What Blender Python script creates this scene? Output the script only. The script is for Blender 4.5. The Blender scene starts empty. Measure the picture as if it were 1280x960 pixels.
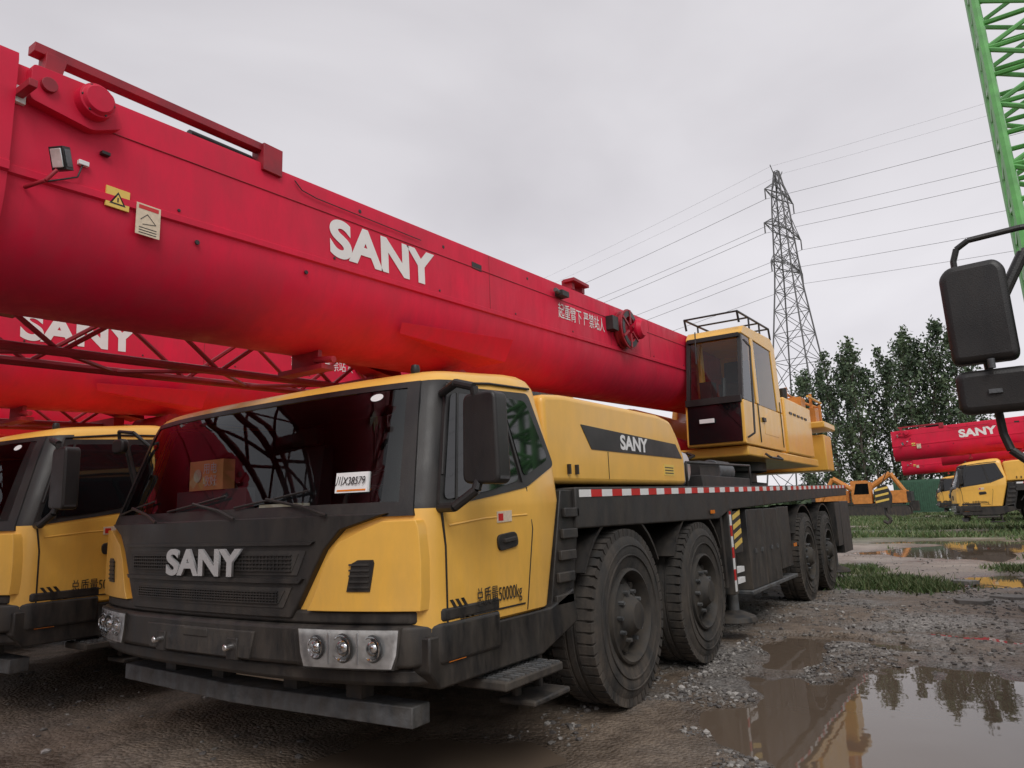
import bpy, bmesh, math, random
import numpy as np
from mathutils import Vector, Matrix
random.seed(7); rng=np.random.default_rng(7)
S=bpy.context.scene; COL=S.collection
S.view_settings.view_transform='Standard'; S.view_settings.look='None'; S.view_settings.exposure=0

# ------------------------------------------------------------------ materials
def mat(name,col,rough=.5,metal=0.,coat=0.,noise=.15,ns=5.,dust=0.,dz=(0.2,1.6),bump=0.,bs=60.,spec=.5,dcol=(.17,.135,.10),dmin=.12):
    m=bpy.data.materials.new(name); m.use_nodes=True; nt=m.node_tree; N=nt.nodes; L=nt.links
    b=N['Principled BSDF']
    b.inputs['Metallic'].default_value=metal; b.inputs['Coat Weight'].default_value=coat; b.inputs['Coat Roughness'].default_value=.12
    b.inputs['Specular IOR Level'].default_value=spec
    tc=N.new('ShaderNodeTexCoord'); nz=N.new('ShaderNodeTexNoise'); nz.inputs['Scale'].default_value=ns; nz.inputs['Detail'].default_value=7
    L.new(tc.outputs['Object'],nz.inputs['Vector'])
    mr=N.new('ShaderNodeMapRange'); mr.inputs['From Min'].default_value=.3; mr.inputs['From Max'].default_value=.7
    mr.inputs['To Min'].default_value=1-noise; mr.inputs['To Max'].default_value=1+noise*.5
    L.new(nz.outputs['Fac'],mr.inputs['Value'])
    mx=N.new('ShaderNodeMix'); mx.data_type='RGBA'; mx.blend_type='MULTIPLY'; mx.inputs[0].default_value=1
    mx.inputs[6].default_value=(*col,1); L.new(mr.outputs[0],mx.inputs[7])
    out=mx.outputs[2]; dfac=None
    if dust>0:
        ge=N.new('ShaderNodeNewGeometry'); sp=N.new('ShaderNodeSeparateXYZ'); L.new(ge.outputs['Position'],sp.inputs[0])
        d1=N.new('ShaderNodeMapRange'); d1.inputs['From Min'].default_value=dz[0]; d1.inputs['From Max'].default_value=dz[1]
        d1.inputs['To Min'].default_value=1; d1.inputs['To Max'].default_value=dmin; L.new(sp.outputs['Z'],d1.inputs['Value'])
        n2=N.new('ShaderNodeTexNoise'); n2.inputs['Scale'].default_value=9; n2.inputs['Detail'].default_value=9; n2.inputs['Roughness'].default_value=.7
        mp=N.new('ShaderNodeMapping'); mp.inputs['Scale'].default_value=(1,1,.3); L.new(tc.outputs['Object'],mp.inputs[0]); L.new(mp.outputs[0],n2.inputs['Vector'])
        d2=N.new('ShaderNodeMapRange'); d2.inputs['From Min'].default_value=.38; d2.inputs['From Max'].default_value=.72; L.new(n2.outputs['Fac'],d2.inputs['Value'])
        mu=N.new('ShaderNodeMath'); mu.operation='MULTIPLY'; L.new(d1.outputs[0],mu.inputs[0]); L.new(d2.outputs[0],mu.inputs[1])
        mu2=N.new('ShaderNodeMath'); mu2.operation='MULTIPLY'; L.new(mu.outputs[0],mu2.inputs[0]); mu2.inputs[1].default_value=dust
        m3=N.new('ShaderNodeMix'); m3.data_type='RGBA'; L.new(mu2.outputs[0],m3.inputs[0]); L.new(out,m3.inputs[6]); m3.inputs[7].default_value=(*dcol,1)
        out=m3.outputs[2]; dfac=mu2.outputs[0]
    L.new(out,b.inputs['Base Color'])
    r=N.new('ShaderNodeMapRange'); r.inputs['From Min'].default_value=.3; r.inputs['From Max'].default_value=.7
    r.inputs['To Min'].default_value=max(.02,rough*.8); r.inputs['To Max'].default_value=min(1,rough*1.25); L.new(nz.outputs['Fac'],r.inputs['Value'])
    if dfac is not None:
        a=N.new('ShaderNodeMath'); a.operation='ADD'; a.use_clamp=True; L.new(r.outputs[0],a.inputs[0]); L.new(dfac,a.inputs[1]); L.new(a.outputs[0],b.inputs['Roughness'])
    else: L.new(r.outputs[0],b.inputs['Roughness'])
    if bump>0:
        n3=N.new('ShaderNodeTexNoise'); n3.inputs['Scale'].default_value=bs; n3.inputs['Detail'].default_value=5; L.new(tc.outputs['Object'],n3.inputs['Vector'])
        bp=N.new('ShaderNodeBump'); bp.inputs['Strength'].default_value=bump; bp.inputs['Distance'].default_value=.01
        L.new(n3.outputs['Fac'],bp.inputs['Height']); L.new(bp.outputs[0],b.inputs['Normal'])
    return m
YEL=mat('yellow_paint',(.88,.49,.085),.36,coat=.3,noise=.07,dust=.42,dz=(.3,1.3),dmin=.22,dcol=(.30,.20,.10))
RED=mat('red_paint',(.70,.010,.052),.48,coat=.0,noise=.14,ns=2.5,dust=.4,dz=(1.8,4.5),dcol=(.30,.06,.075),spec=.3,dmin=.3)
REDD=mat('dark_red_paint',(.34,.015,.03),.5,noise=.3,ns=9)
BLK=mat('black_plastic',(.014,.014,.015),.42,noise=.3,dust=.4,bump=.1,bs=200,dmin=.2)
BLKM=mat('black_metal',(.024,.024,.025),.5,noise=.3,dust=.6,bump=.1)
RUB=mat('tyre_rubber',(.034,.033,.032),.8,noise=.3,ns=12,dust=.85,dz=(0,1.5),bump=.3,dcol=(.15,.12,.095))
RIM=mat('rim_steel',(.03,.029,.028),.6,noise=.4,ns=10,dust=.6,dz=(0,1.4))
GLS=mat('dark_glass',(.006,.007,.008),.04,noise=.1,spec=.6)
CHR=mat('chrome',(.85,.85,.86),.12,metal=1,noise=.1)
LENS=mat('lamp_reflector',(.80,.81,.82),.2,metal=.4,coat=.5,noise=.4,ns=18)
WHT=mat('white_paint',(.8,.8,.8),.5,noise=.06)
SIL=mat('silver_paint',(.62,.62,.63),.3,metal=.5,noise=.05)
GRYM=mat('worn_steel',(.13,.14,.15),.5,metal=.4,noise=.5,ns=14,dust=.5,bump=.4,bs=40)
RTAPE=mat('red_reflector',(.6,.02,.02),.35,noise=.1)
ORG=mat('orange_lamp',(.8,.22,.02),.25,noise=.1)
GRN=mat('green_paint',(.10,.36,.08),.4,coat=.3,noise=.25)
ORGP=mat('orange_paint',(.62,.24,.05),.5,noise=.25)
DGR=mat('container_green',(.05,.13,.08),.6,noise=.3)
STK=mat('sticker_yellow',(.8,.55,.12),.5,noise=.05)
STC=mat('sticker_cream',(.72,.6,.45),.6,noise=.15,ns=60)
ORC=mat('orange_card',(.9,.42,.16),.6,noise=.1)
SEAT=mat('seat_cloth',(.07,.07,.075),.8,noise=.3)
PYL=mat('galvanised_steel',(.13,.13,.135),.6,noise=.2)
WIRE=mat('wire',(.12,.12,.13),.6)
BARK=mat('bark',(.10,.085,.07),.9,noise=.3)
def glassmat(name,tint,boost=1.5,base=.01):
    m=bpy.data.materials.new(name); m.use_nodes=True; nt=m.node_tree; N=nt.nodes; L=nt.links; N.remove(N['Principled BSDF'])
    t=N.new('ShaderNodeBsdfTransparent'); t.inputs[0].default_value=(*tint,1); g=N.new('ShaderNodeBsdfGlossy'); g.inputs['Roughness'].default_value=.015; g.inputs['Color'].default_value=(.9,.93,.95,1)
    f=N.new('ShaderNodeFresnel'); f.inputs['IOR'].default_value=1.5; k=N.new('ShaderNodeMath'); k.operation='MULTIPLY_ADD'; k.inputs[1].default_value=boost; k.inputs[2].default_value=base; k.use_clamp=True; L.new(f.outputs[0],k.inputs[0])
    x=N.new('ShaderNodeMixShader'); L.new(k.outputs[0],x.inputs[0]); L.new(t.outputs[0],x.inputs[1]); L.new(g.outputs[0],x.inputs[2]); L.new(x.outputs[0],N['Material Output'].inputs['Surface']); return m
WSG=glassmat('windscreen_glass',(.80,.84,.84),.85,0)
LCV=glassmat('lamp_cover_glass',(.96,.97,.97),1.0,0)

# ------------------------------------------------------------------ builders
class MB:
    def __init__(s): s.v=[];s.f=[];s.m=[];s.mats=[]
    def mi(s,m):
        if m not in s.mats: s.mats.append(m)
        return s.mats.index(m)
    def add(s,V,F,m):
        o=len(s.v); s.v+= [tuple(p) for p in V]; k=s.mi(m)
        for f in F: s.f.append(tuple(i+o for i in f)); s.m.append(k)
    def box(s,x,y,z,m,M=None):
        V=[(a,b,c) for a in x for b in y for c in z]
        if M: V=[M@Vector(p) for p in V]
        s.add(V,[(0,1,3,2),(4,6,7,5),(0,4,5,1),(2,3,7,6),(0,2,6,4),(1,5,7,3)],m)
    def prism(s,poly,ax,a,b,m):
        n=len(poly)
        def P(p,t):
            return {0:(t,p[0],p[1]),1:(p[0],t,p[1]),2:(p[0],p[1],t)}[ax]
        V=[P(p,a) for p in poly]+[P(p,b) for p in poly]
        s.add(V,[tuple(range(n)),tuple(range(2*n-1,n-1,-1))]+[(i,(i+1)%n,n+(i+1)%n,n+i) for i in range(n)],m)
    def cyl(s,p0,p1,r,m,n=12,r1=None):
        p0=Vector(p0);p1=Vector(p1);d=(p1-p0).normalized(); a=d.orthogonal().normalized(); b=d.cross(a); r1=r if r1 is None else r1
        V=[p0+a*r*math.cos(2*math.pi*i/n)+b*r*math.sin(2*math.pi*i/n) for i in range(n)]+[p1+a*r1*math.cos(2*math.pi*i/n)+b*r1*math.sin(2*math.pi*i/n) for i in range(n)]
        s.add(V,[tuple(range(n)),tuple(range(2*n-1,n-1,-1))]+[(i,(i+1)%n,n+(i+1)%n,n+i) for i in range(n)],m)
    def path(s,pts,r,m,n=8):
        for a,b in zip(pts[:-1],pts[1:]): s.cyl(a,b,r,m,n)
    def lathe(s,prof,c,m,n=64,ax=0):
        V=[]
        for (r,t) in prof:
            for i in range(n):
                a=2*math.pi*i/n; q=(t,r*math.cos(a),r*math.sin(a))
                if ax==1:q=(q[1],q[0],q[2])
                if ax==2:q=(q[1],q[2],q[0])
                V.append((c[0]+q[0],c[1]+q[1],c[2]+q[2]))
        F=[(j*n+i,j*n+(i+1)%n,(j+1)*n+(i+1)%n,(j+1)*n+i) for j in range(len(prof)-1) for i in range(n)]
        s.add(V,F,m)
    def build(s,name,parent=None,bevel=0,ang=35,seg=2,recalc=True,wn=False):
        me=bpy.data.meshes.new(name); me.from_pydata(s.v,[],s.f)
        for m in s.mats: me.materials.append(m)
        me.polygons.foreach_set('material_index',s.m)
        if recalc:
            bm=bmesh.new(); bm.from_mesh(me); bmesh.ops.recalc_face_normals(bm,faces=bm.faces); bm.to_mesh(me); bm.free()
        me.polygons.foreach_set('use_smooth',[True]*len(me.polygons)); me.set_sharp_from_angle(angle=math.radians(ang))
        o=bpy.data.objects.new(name,me); COL.objects.link(o)
        if parent: o.parent=parent
        if bevel>0:
            b=o.modifiers.new('b','BEVEL'); b.width=bevel; b.segments=seg; b.limit_method='ANGLE'; b.angle_limit=math.radians(30)
        return o
def empty(name,loc=(0,0,0),rz=0,sc=1):
    e=bpy.data.objects.new(name,None); COL.objects.link(e); e.location=loc; e.rotation_euler=(0,0,rz); e.scale=(sc,)*3; e.empty_display_size=.3; return e
def text(name,s,loc,size,m,face='side',parent=None,bold=.0,sx=1.,shear=0,ext=.0006,ry=0,align='CENTER'):
    c=bpy.data.curves.new(name,'FONT'); c.body=s; c.size=size; c.extrude=ext; c.offset=bold; c.align_x=align; c.align_y='CENTER'; c.shear=shear
    c.materials.append(m); o=bpy.data.objects.new(name,c); COL.objects.link(o); o.location=loc
    o.rotation_euler={'side':(math.pi/2,0,math.pi/2),'front':(math.pi/2,0,0)}[face]
    if ry:
        o.rotation_mode='QUATERNION'; q=(Matrix.Rotation(ry,3,'X')@Matrix(((0,0,1),(1,0,0),(0,1,0)))).to_quaternion() if face=='side' else None
        o.rotation_quaternion=q
    o.scale=(sx,1,1)
    if parent:o.parent=parent
    return o
def roundpoly(P,r,n=4):
    out=[]
    for i in range(len(P)):
        a=Vector(P[i-1]);b=Vector(P[i]);c=Vector(P[(i+1)%len(P)])
        u=(a-b);v=(c-b); k=min(r,u.length*.45,v.length*.45); p=b+u.normalized()*k; q=b+v.normalized()*k
        for t in range(n+1):
            t/=n; out.append(tuple(p*(1-t)**2+b*2*t*(1-t)+q*t*t))
    return out

# ------------------------------------------------------------------ truck crane
def sideX(z): return 1.33-max(0,z-1.30)*.16
def frontY(x,z): return -2.20+max(0,z-1.25)*.36+.15*(abs(x)/1.2)**3
def adj(p):
    x,y,z=p
    if z>1.8: z+= .11*(y+1.25)*(z-1.8)/.22
    return (x,y,z)
def fpatch(mb,rows,off,m,nx=18,back=-.02,skirt=True):
    V=[];F=[];n=nx+1
    for z,x0,x1 in rows:
        for i in range(n):
            x=x0+(x1-x0)*i/nx; V.append(adj((x,frontY(x,z)-off,z)))
    R=len(rows)
    for j in range(R-1):
        for i in range(nx): F.append((j*n+i,j*n+i+1,(j+1)*n+i+1,(j+1)*n+i))
    if skirt:
        border=[i for i in range(n)]+[j*n+nx for j in range(1,R)]+[(R-1)*n+i for i in range(nx-1,-1,-1)]+[j*n for j in range(R-2,0,-1)]
        o=len(V)
        for b in border: x,y,z=V[b]; V.append((x,y+off-back,z))
        k=len(border)
        for i in range(k): F.append((border[i],border[(i+1)%k],o+(i+1)%k,o+i))
    mb.add(V,F,m)
def spatch(mb,poly,off,m,sides=(1,-1),back=.01):
    for sg in sides:
        n=len(poly)
        V=[adj((sg*(sideX(z)+off),y,z)) for y,z in poly]+[adj((sg*(sideX(z)-back),y,z)) for y,z in poly]
        mb.add(V,[tuple(range(n))]+[(i,(i+1)%n,n+(i+1)%n,n+i) for i in range(n)],m)

def wheel(mb,cx,cy,cz,sg,R=.55,W=.33):
    def T(p): return [(r,sg*t) for r,t in p]
    prof=[(.30,-.02),(.36,.0),(.42,.012),(.47,.005),(.505,-.012),(.535,-.035),(.548,-.06),(.55,-.10),(.55,-.13),(.541,-.132),(.541,-.145),(.55,-.147),(.55,-.185),(.541,-.187),(.541,-.2),(.55,-.202),(.55,-.27),(.535,-.30),(.47,-.33),(.36,-.33),(.30,-.31)]
    mb.lathe(T(prof),(cx,cy,cz),RUB,72)
    n=52
    for i in range(n):
        a=2*math.pi*(i)/n; M=Matrix.Translation((cx,cy,cz))@Matrix.Rotation(a,4,'X')
        mb.box((sg*-.012,sg*-.115),(-.025,.025),(.50,.555),RUB,M)
        M2=Matrix.Translation((cx,cy,cz))@Matrix.Rotation(a+.06,4,'X'); mb.box((sg*-.21,sg*-.30),(-.024,.024),(.50,.555),RUB,M2)
    for rr in (.385,.45): mb.lathe(T([(rr-.006,.002),(rr-.003,.015),(rr+.003,.015),(rr+.006,.002)]),(cx,cy,cz),RUB,64)
    mb.lathe(T([(.305,-.03),(.30,.005),(.285,.012),(.275,-.005),(.262,-.05),(.255,-.09),(.235,-.085),(.17,-.03),(.135,-.02),(.13,-.02)]),(cx,cy,cz),RIM,56)
    mb.lathe(T([(.135,-.02),(.125,.0),(.10,.03),(.085,.05),(.06,.055),(.001,.055)]),(cx,cy,cz),RIM,24)
    for i in range(10):
        a=2*math.pi*i/10; y=cy+.155*math.cos(a);z=cz+.155*math.sin(a); mb.cyl((cx-sg*.04,y,z),(cx+sg*.01,y,z),.014,GRYM,6)
        a+=.31; y=cy+.215*math.cos(a);z=cz+.215*math.sin(a); mb.cyl((cx-sg*.075,y,z),(cx-sg*.052,y,z),.024,BLK,12)
    mb.cyl((cx-sg*.12,cy,cz),(cx-sg*.11,cy,cz),.29,BLK,24)

def boomsec(s=1.,drop=0):
    P=[(-.39,0),(.39,0),(.415,-.012),(.42,-.04),(.42,-.44),(.428,-.445),(.428,-.475),(.414,-.482)]
    for i in range(1,13):
        a=math.pi/2*i/12; P.append((.414*math.cos(a)**.75 if i<12 else .0,-.482-.42*math.sin(a)))
    L=[(-x,z) for x,z in P[2:-1]][::-1]
    P=P+L
    return [(x*s,z*s-drop) for x,z in P]
def btop(y): return 3.215+.044*y
def boomloft(mb,y0,y1,s,drop,m,ny=2):
    sec=boomsec(s,drop); n=len(sec); V=[];F=[]
    for j in range(ny):
        y=y0+(y1-y0)*j/(ny-1)
        V+=[(x,y,btop(y)+z) for x,z in sec]
    for j in range(ny-1):
        F+=[(j*n+i,j*n+(i+1)%n,(j+1)*n+(i+1)%n,(j+1)*n+i) for i in range(n)]
    F+=[tuple(range(n)),tuple(range((ny-1)*n,ny*n))]
    mb.add(V,F,m)

def build_truck():
    E=empty('truck_crane')
    # ---- cab shell
    lev=[(.72,.03),(.74,.0),(.95,0),(1.15,0),(1.27,0),(1.30,0),(1.5,0),(1.7,0),(1.88,0),(1.93,0.003),(1.97,.02),(1.995,.05),(2.012,.10),(2.022,.18),(2.03,.34),(2.033,.6)]
    rings=[]
    for z,ins in lev:
        xs=sideX(z)-ins; yb=(-1.01+(z-.7)*.29) if z<1.41 else -.80-(z-1.41)*.18; yb-=ins
        yc=frontY(xs,z)+ins; H=[(xs*.5,yb),(xs-.08,yb),(xs-.025,yb-.02),(xs,yb-.08)]
        for t in (.25,.5,.75): H.append((xs,(yb-.08)*(1-t)+(yc+.10)*t))
        H+=[(xs,yc+.10),(xs-.006,yc+.06),(xs-.022,frontY(xs-.022,z)+ins+.022),(xs-.06,frontY(xs-.06,z)+ins)]
        for f in (.82,.64,.46,.28,.1): H.append((xs*f,frontY(xs*f,z)+ins))
        full=H+[(-x,y) for x,y in H[::-1]]
        rings.append([adj((x,y,z)) for x,y in full])
    n=len(rings[0]); mb=MB(); V=[p for r in rings for p in r]
    mb.v=V; ky=mb.mi(YEL); kb=mb.mi(BLK)
    for j in range(len(lev)-1):
        for i in range(n):
            i2=(i+1)%n
            z=lev[j][0]; ii=min(i,n-2-i) if i<n-1 else 0
            if 1.29<z<1.8 and ii>=11: continue
            mb.f.append((j*n+i,j*n+i2,(j+1)*n+i2,(j+1)*n+i))
            mb.m.append(kb if (1.26<z<1.9 and ii in (7,8,9,10,11)) else ky)
    mb.f.append(tuple(range((len(lev)-1)*n,len(lev)*n))); mb.m.append(ky)
    mb.f.append(tuple(range(n))); mb.m.append(kb)
    mb.build('cab_shell',E,ang=28)
    # ---- interior
    mb=MB()
    mb.box((-1.14,1.14),(-1.90,-.93),(1.10,1.12),BLK); mb.box((-1.14,1.14),(-.93,-.91),(1.1,1.93),BLK)
    for sg in (1,-1): mb.prism([(-1.93,1.12),(-1.72,1.86),(-.93,1.93),(-.93,1.12)],0,sg*1.13,sg*1.14,BLK)
    mb.box((-1.1,1.1),(-1.70,-.93),(1.925,1.935),SEAT)
    mb.prism([(-2.02,1.18),(-2.04,1.27),(-1.85,1.30),(-1.66,1.27),(-1.62,1.18)],0,-1.12,1.12,SEAT)
    for x in (.62,-.62):
        mb.prism(roundpoly([(-1.45,1.15),(-1.47,1.27),(-1.15,1.27),(-1.08,1.75),(-1.0,1.75),(-1.02,1.15)],.04),0,x-.22,x+.22,SEAT)
        mb.box((x-.13,x+.13),(-1.07,-1.0),(1.76,1.88),SEAT)
    mb.build('cab_interior',E,bevel=.015)
    mb=MB()
    c=Vector((.62,-1.60,1.40)); ax=Vector((0,-.62,.78)).normalized(); u=Vector((1,0,0)); v=ax.cross(u)
    R=[c+u*.2*math.cos(a)+v*.2*math.sin(a) for a in np.linspace(0,2*math.pi,29)]; mb.path(R,.014,BLK,8)
    mb.path([c-u*.2,c,c+u*.2],.014,BLK); mb.cyl(c,c-ax*.2,.03,BLK)
    mb.box((-.74,-.40),(-1.86,-1.78),(1.44,1.62),ORC); mb.cyl((-.65,-1.862,1.53),(-.65,-1.866,1.53),.04,STC,20)
    mb.box((-.9,-.2),(-1.84,-1.78),(1.29,1.44),SEAT); mb.box((.0,.3),(-1.9,-1.8),(1.29,1.33),STC)
    mb.build('steering_wheel_and_box',E)
    text('box_label','用电',(-.52,-1.868,1.565),.07,WHT,'front',E); text('box_label','收好',(-.52,-1.868,1.49),.07,WHT,'front',E)
    # ---- glazing
    mb=MB()
    def wx0(z): t=(z-1.24)/.69; return 1.255-.12*t
    def wx1(z): t=(z-1.30)/.595; return 1.18-.10*t
    fpatch(mb,[(z,-wx0(z),wx0(z)) for z in (1.24,1.27,1.305)],.008,BLK,30); fpatch(mb,[(z,-wx0(z),wx0(z)) for z in (1.885,1.91,1.93)],.008,BLK,30)
    zz=np.linspace(1.305,1.885,7)
    fpatch(mb,[(z,wx1(z),wx0(z)) for z in zz],.008,BLK,3); fpatch(mb,[(z,-wx0(z),-wx1(z)) for z in zz],.008,BLK,3)
    spatch(mb,roundpoly([(-1.96,1.265),(-1.77,1.885),(-1.02,1.90),(-.87,1.50),(-1.2,1.37),(-1.55,1.32)],.04),.005,BLK)
    spatch(mb,roundpoly([(-1.92,1.305),(-1.75,1.835),(-1.36,1.855),(-1.27,1.405),(-1.55,1.35)],.04),.010,GLS)
    spatch(mb,roundpoly([(-1.31,1.855),(-1.07,1.855),(-.935,1.53),(-1.215,1.425)],.04),.010,GLS)
    spatch(mb,[(-1.345,1.87),(-1.33,1.87),(-1.235,1.40),(-1.25,1.395)],.016,BLK)
    spatch(mb,[(-1.84,1.31),(-1.825,1.31),(-1.69,1.84),(-1.705,1.84)],.014,BLK)
    mb.build('glazing',E,ang=40)
    mb=MB(); fpatch(mb,[(z,-wx1(z)-.01,wx1(z)+.01) for z in np.linspace(1.295,1.895,9)],.003,WSG,30,skirt=False); mb.build('windscreen',E,ang=60)
    mb=MB()
    for sg in (1,-1):
        pts=[adj((sg*(sideX(z)+.004),y,z)) for y,z in [(-1.90,1.42),(-1.76,1.90),(-1.4,1.93),(-1.0,1.925)]]
        mb.path(pts,.007,BLK)
    def seam(poly,w=.007):
        for a,b in zip(poly[:-1],poly[1:]):
            d=Vector((b[0]-a[0],b[1]-a[1])).normalized(); q=Vector((-d.y,d.x))*w/2
            spatch(mb,[(a[0]+q.x,a[1]+q.y),(b[0]+q.x,b[1]+q.y),(b[0]-q.x,b[1]-q.y),(a[0]-q.x,a[1]-q.y)],.0025,BLK)
    seam([(-1.93,1.27),(-1.905,1.10),(-1.90,.745)],.009); seam([(-1.20,1.37),(-1.17,1.15),(-1.25,.745)])
    for sg in (1,-1):
        mb.path([(sg*1.328,-1.88,1.19),(sg*1.328,-1.6,1.215),(sg*1.328,-1.22,1.225)],.006,YEL)
    mb.build('door_trim',E)
    mb=MB(); spatch(mb,roundpoly([(-1.50,1.05),(-1.51,1.13),(-1.34,1.145),(-1.32,1.07)],.035),.012,BLK); spatch(mb,roundpoly([(-1.47,1.09),(-1.47,1.11),(-1.36,1.12),(-1.36,1.10)],.01),.03,BLKM)
    mb.build('door_handle',E,bevel=.004)
    mb=MB()
    for k in range(3):
        y=-1.885+k*.04; spatch(mb,[(y,.865),(y+.020,.865),(y+.095,.775),(y+.075,.775)],.004,BLK,sides=(1,))
    spatch(mb,[(-1.79,.783),(-1.27,.783),(-1.27,.775),(-1.79,.775)],.004,BLK,sides=(1,))
    spatch(mb,[(-1.50,1.19),(-1.50,1.245),(-1.37,1.25),(-1.37,1.195)],.004,STC,sides=(1,)); spatch(mb,[(-1.49,1.20),(-1.49,1.235),(-1.45,1.235),(-1.45,1.2)],.006,RTAPE,sides=(1,))
    mb.build('door_graphics',E)
    text('weight_marking','总质量50000kg',(1.337,-1.50,.845),.092,BLK,parent=E,bold=.0,sx=.66)
    # ---- front mask
    mb=MB()
    fpatch(mb,[(.80,-.66,.66),(.86,-.70,.70),(1.10,-.84,.84),(1.19,-.93,.93),(1.255,-1.15,1.15)],.035,BLK,24)
    mb.build('front_mask',E,bevel=.006)
    mb=MB()
    for (z0,z1,w) in [(.99,1.10,.70),(.845,.935,.62)]:
        fpatch(mb,[(z0,-w,w),(z1,-w-.05,w+.05)],.04,BLKM,20)
        fpatch(mb,[(z0+.015,-w+.03,w-.03),(z1-.015,-w-.01,w+.01)],.043,RIM,20)
        nb=5
        for k in range(nb):
            z=z0+.02+(z1-z0-.04)*k/(nb-1); fpatch(mb,[(z-.003,-w+.03,w-.03),(z+.003,-w+.03,w-.03)],.050,BLK,20)
        for k in range(56):
            x=-w+.04+(2*w-.08)*k/55; fpatch(mb,[(z0+.018,x-.002,x+.002),(z1-.018,x-.002,x+.002)],.048,BLK,1)
    fpatch(mb,[(.955,-.72,.72),(.975,-.74,.74)],.052,BLK,20)
    fpatch(mb,[(1.125,-.78,.78),(1.14,-.80,.80)],.05,BLK,20)
    mb.build('grille',E)
    text('front_badge','SANY',(.04,frontY(0,1)-.062,1.040),.175,SIL,'front',E,bold=.006,sx=1.4,ext=.006)
    mb=MB()
    for sg in (1,-1):
        rows=[(.835,.76,1.30),(.90,.80,1.305),(1.05,.86,1.305),(1.13,.92,1.30),(1.19,1.06,1.295),(1.22,1.14,1.285)]
        rows=[(z,a,b) if sg>0 else (z,-b,-a) for z,a,b in rows]
        fpatch(mb,rows,.040,YEL,16)
    mb.build('corner_panel',E,bevel=.014,seg=3)
    mb=MB()
    for sg in (1,-1):
        r=[(.92,.975,1.085),(1.04,1.0,1.105),(1.055,1.03,1.10)]; fpatch(mb,[(z,a,b) if sg>0 else (z,-b,-a) for z,a,b in r],.046,BLK,6)
        for k in range(5):
            z=.935+k*.024; r=[(z,.99,1.085),(z+.008,.99,1.085)]; fpatch(mb,[(zz,a,b) if sg>0 else (zz,-b,-a) for zz,a,b in r],.052,RIM,6)
    mb.build('corner_vents',E)
    # ---- bumper
    mb=MB()
    def plan(off,xm=1.34,yb=-1.5):
        P=[]
        xs=np.linspace(-xm,xm,31)
        for x in xs: P.append((x,frontY(x,1)-off+ .10*max(0,(abs(x)-1.22)/.12)**2))
        return P+[(xm,yb),(-xm,yb)]
    mb.prism(plan(.045),2,.60,.775,BLK); mb.build('bumper',E,bevel=.02,seg=3)
    mb=MB(); mb.prism(plan(.02,1.335),2,.776,.835,BLK); mb.build('bumper_upper',E,bevel=.012)
    mb=MB(); mb.prism(plan(.0,1.30),2,.52,.599,BLK); mb.build('bumper_lower',E,bevel=.02)
    mb=MB()
    fpatch(mb,[(.61,-.42,.42),(.735,-.45,.45)],.055,BLKM,16); fpatch(mb,[(.60,.26,.34),(.70,.26,.34)],.062,BLK,3); fpatch(mb,[(.60,-.34,-.26),(.70,-.34,-.26)],.062,BLK,3)
    fpatch(mb,[(.69,-.1,.1),(.73,-.1,.1)],.06,RIM,3)
    mb.cyl((.3,-2.30,.66),(.3,-2.20,.66),.016,CHR,10); mb.cyl((-.3,-2.30,.66),(-.3,-2.20,.66),.016,CHR,10)
    mb.build('bumper_details',E,bevel=.005)
    mb=MB()
    def mir(r,sg): return [(z,a,b) if sg>0 else (z,-b,-a) for z,a,b in r]
    for sg in (1,-1):
        fpatch(mb,mir([(.597,.755,1.195),(.66,.735,1.215),(.762,.72,1.225),(.769,.74,1.225)],sg),.052,BLKM,10)
        fpatch(mb,mir([(.603,.763,1.187),(.66,.743,1.207),(.760,.730,1.217)],sg),.055,LENS,10)
        for x,rr in ((.83,.046),(.965,.056),(1.105,.052)):
            y=frontY(x,1)-.058; X=sg*x; z=.685
            mb.lathe([(rr,0.004),(rr,-.006),(rr-.004,-.007),(rr-.010,0),(rr*.5,.003)],(X,y,z),CHR,28,ax=1)
            mb.lathe([(rr*.62,-.002),(rr*.5,-.010),(rr*.3,-.014),(.001,-.016)],(X,y,z),CHR,18,ax=1)
            mb.lathe([(rr+.006,.003),(rr+.003,-.003),(rr,-.002)],(X,y,z),GRYM,28,ax=1)
        for x in (.895,1.037): fpatch(mb,mir([(.62,x-.003,x+.003),(.75,x-.003,x+.003)],sg),.060,SIL,2)
    mb.build('headlamps',E)
    mb=MB()
    for sg in (1,-1): fpatch(mb,mir([(.600,.758,1.19),(.66,.738,1.212),(.765,.725,1.222)],sg),.078,LCV,12,skirt=False)
    mb.build('headlamp_cover',E)
    mb=MB()
    mb.prism([(-1.17,-1.84),(-1.17,-1.96),(0,-2.03),(1.17,-1.96),(1.17,-1.84)],2,.325,.415,GRYM)
    mb.build('front_bar',E,bevel=.006)
    mb=MB()
    for x in (-.7,-.25,.35,.8): mb.box((x-.05,x+.05),(-1.95,-1.87),(.40,.62),BLKM)
    mb.box((-.1,.35),(-1.94,-1.80),(.44,.50),STC)
    mb.box((-1.0,1.0),(-1.85,-1.0),(.5,.72),BLKM)
    mb.build('front_bar_brackets',E)
    mb=MB()
    for x0,x1 in ((-.85,-.35),(-.15,.38),(.45,.98)):
        p=[(x0+.42,frontY(x0+.42,1.25)-.05,1.255),(x0+.25,frontY(x0+.25,1.30)-.035,1.30),(x0-.02,frontY(x0,1.36)-.03,1.345)]
        mb.path(p,.008,BLK,6)
        mb.path([(x,frontY(x,z)-.022,z) for x,z in ((x0-.25,1.30+.01),(x0,1.34),(x0+.25,1.375))],.006,BLK,6)
    mb.build('wipers',E)
    mb=MB(); fpatch(mb,[(1.355,.85,1.02),(1.45,.83,1.0)],.015,WHT,4,back=-.004)
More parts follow.
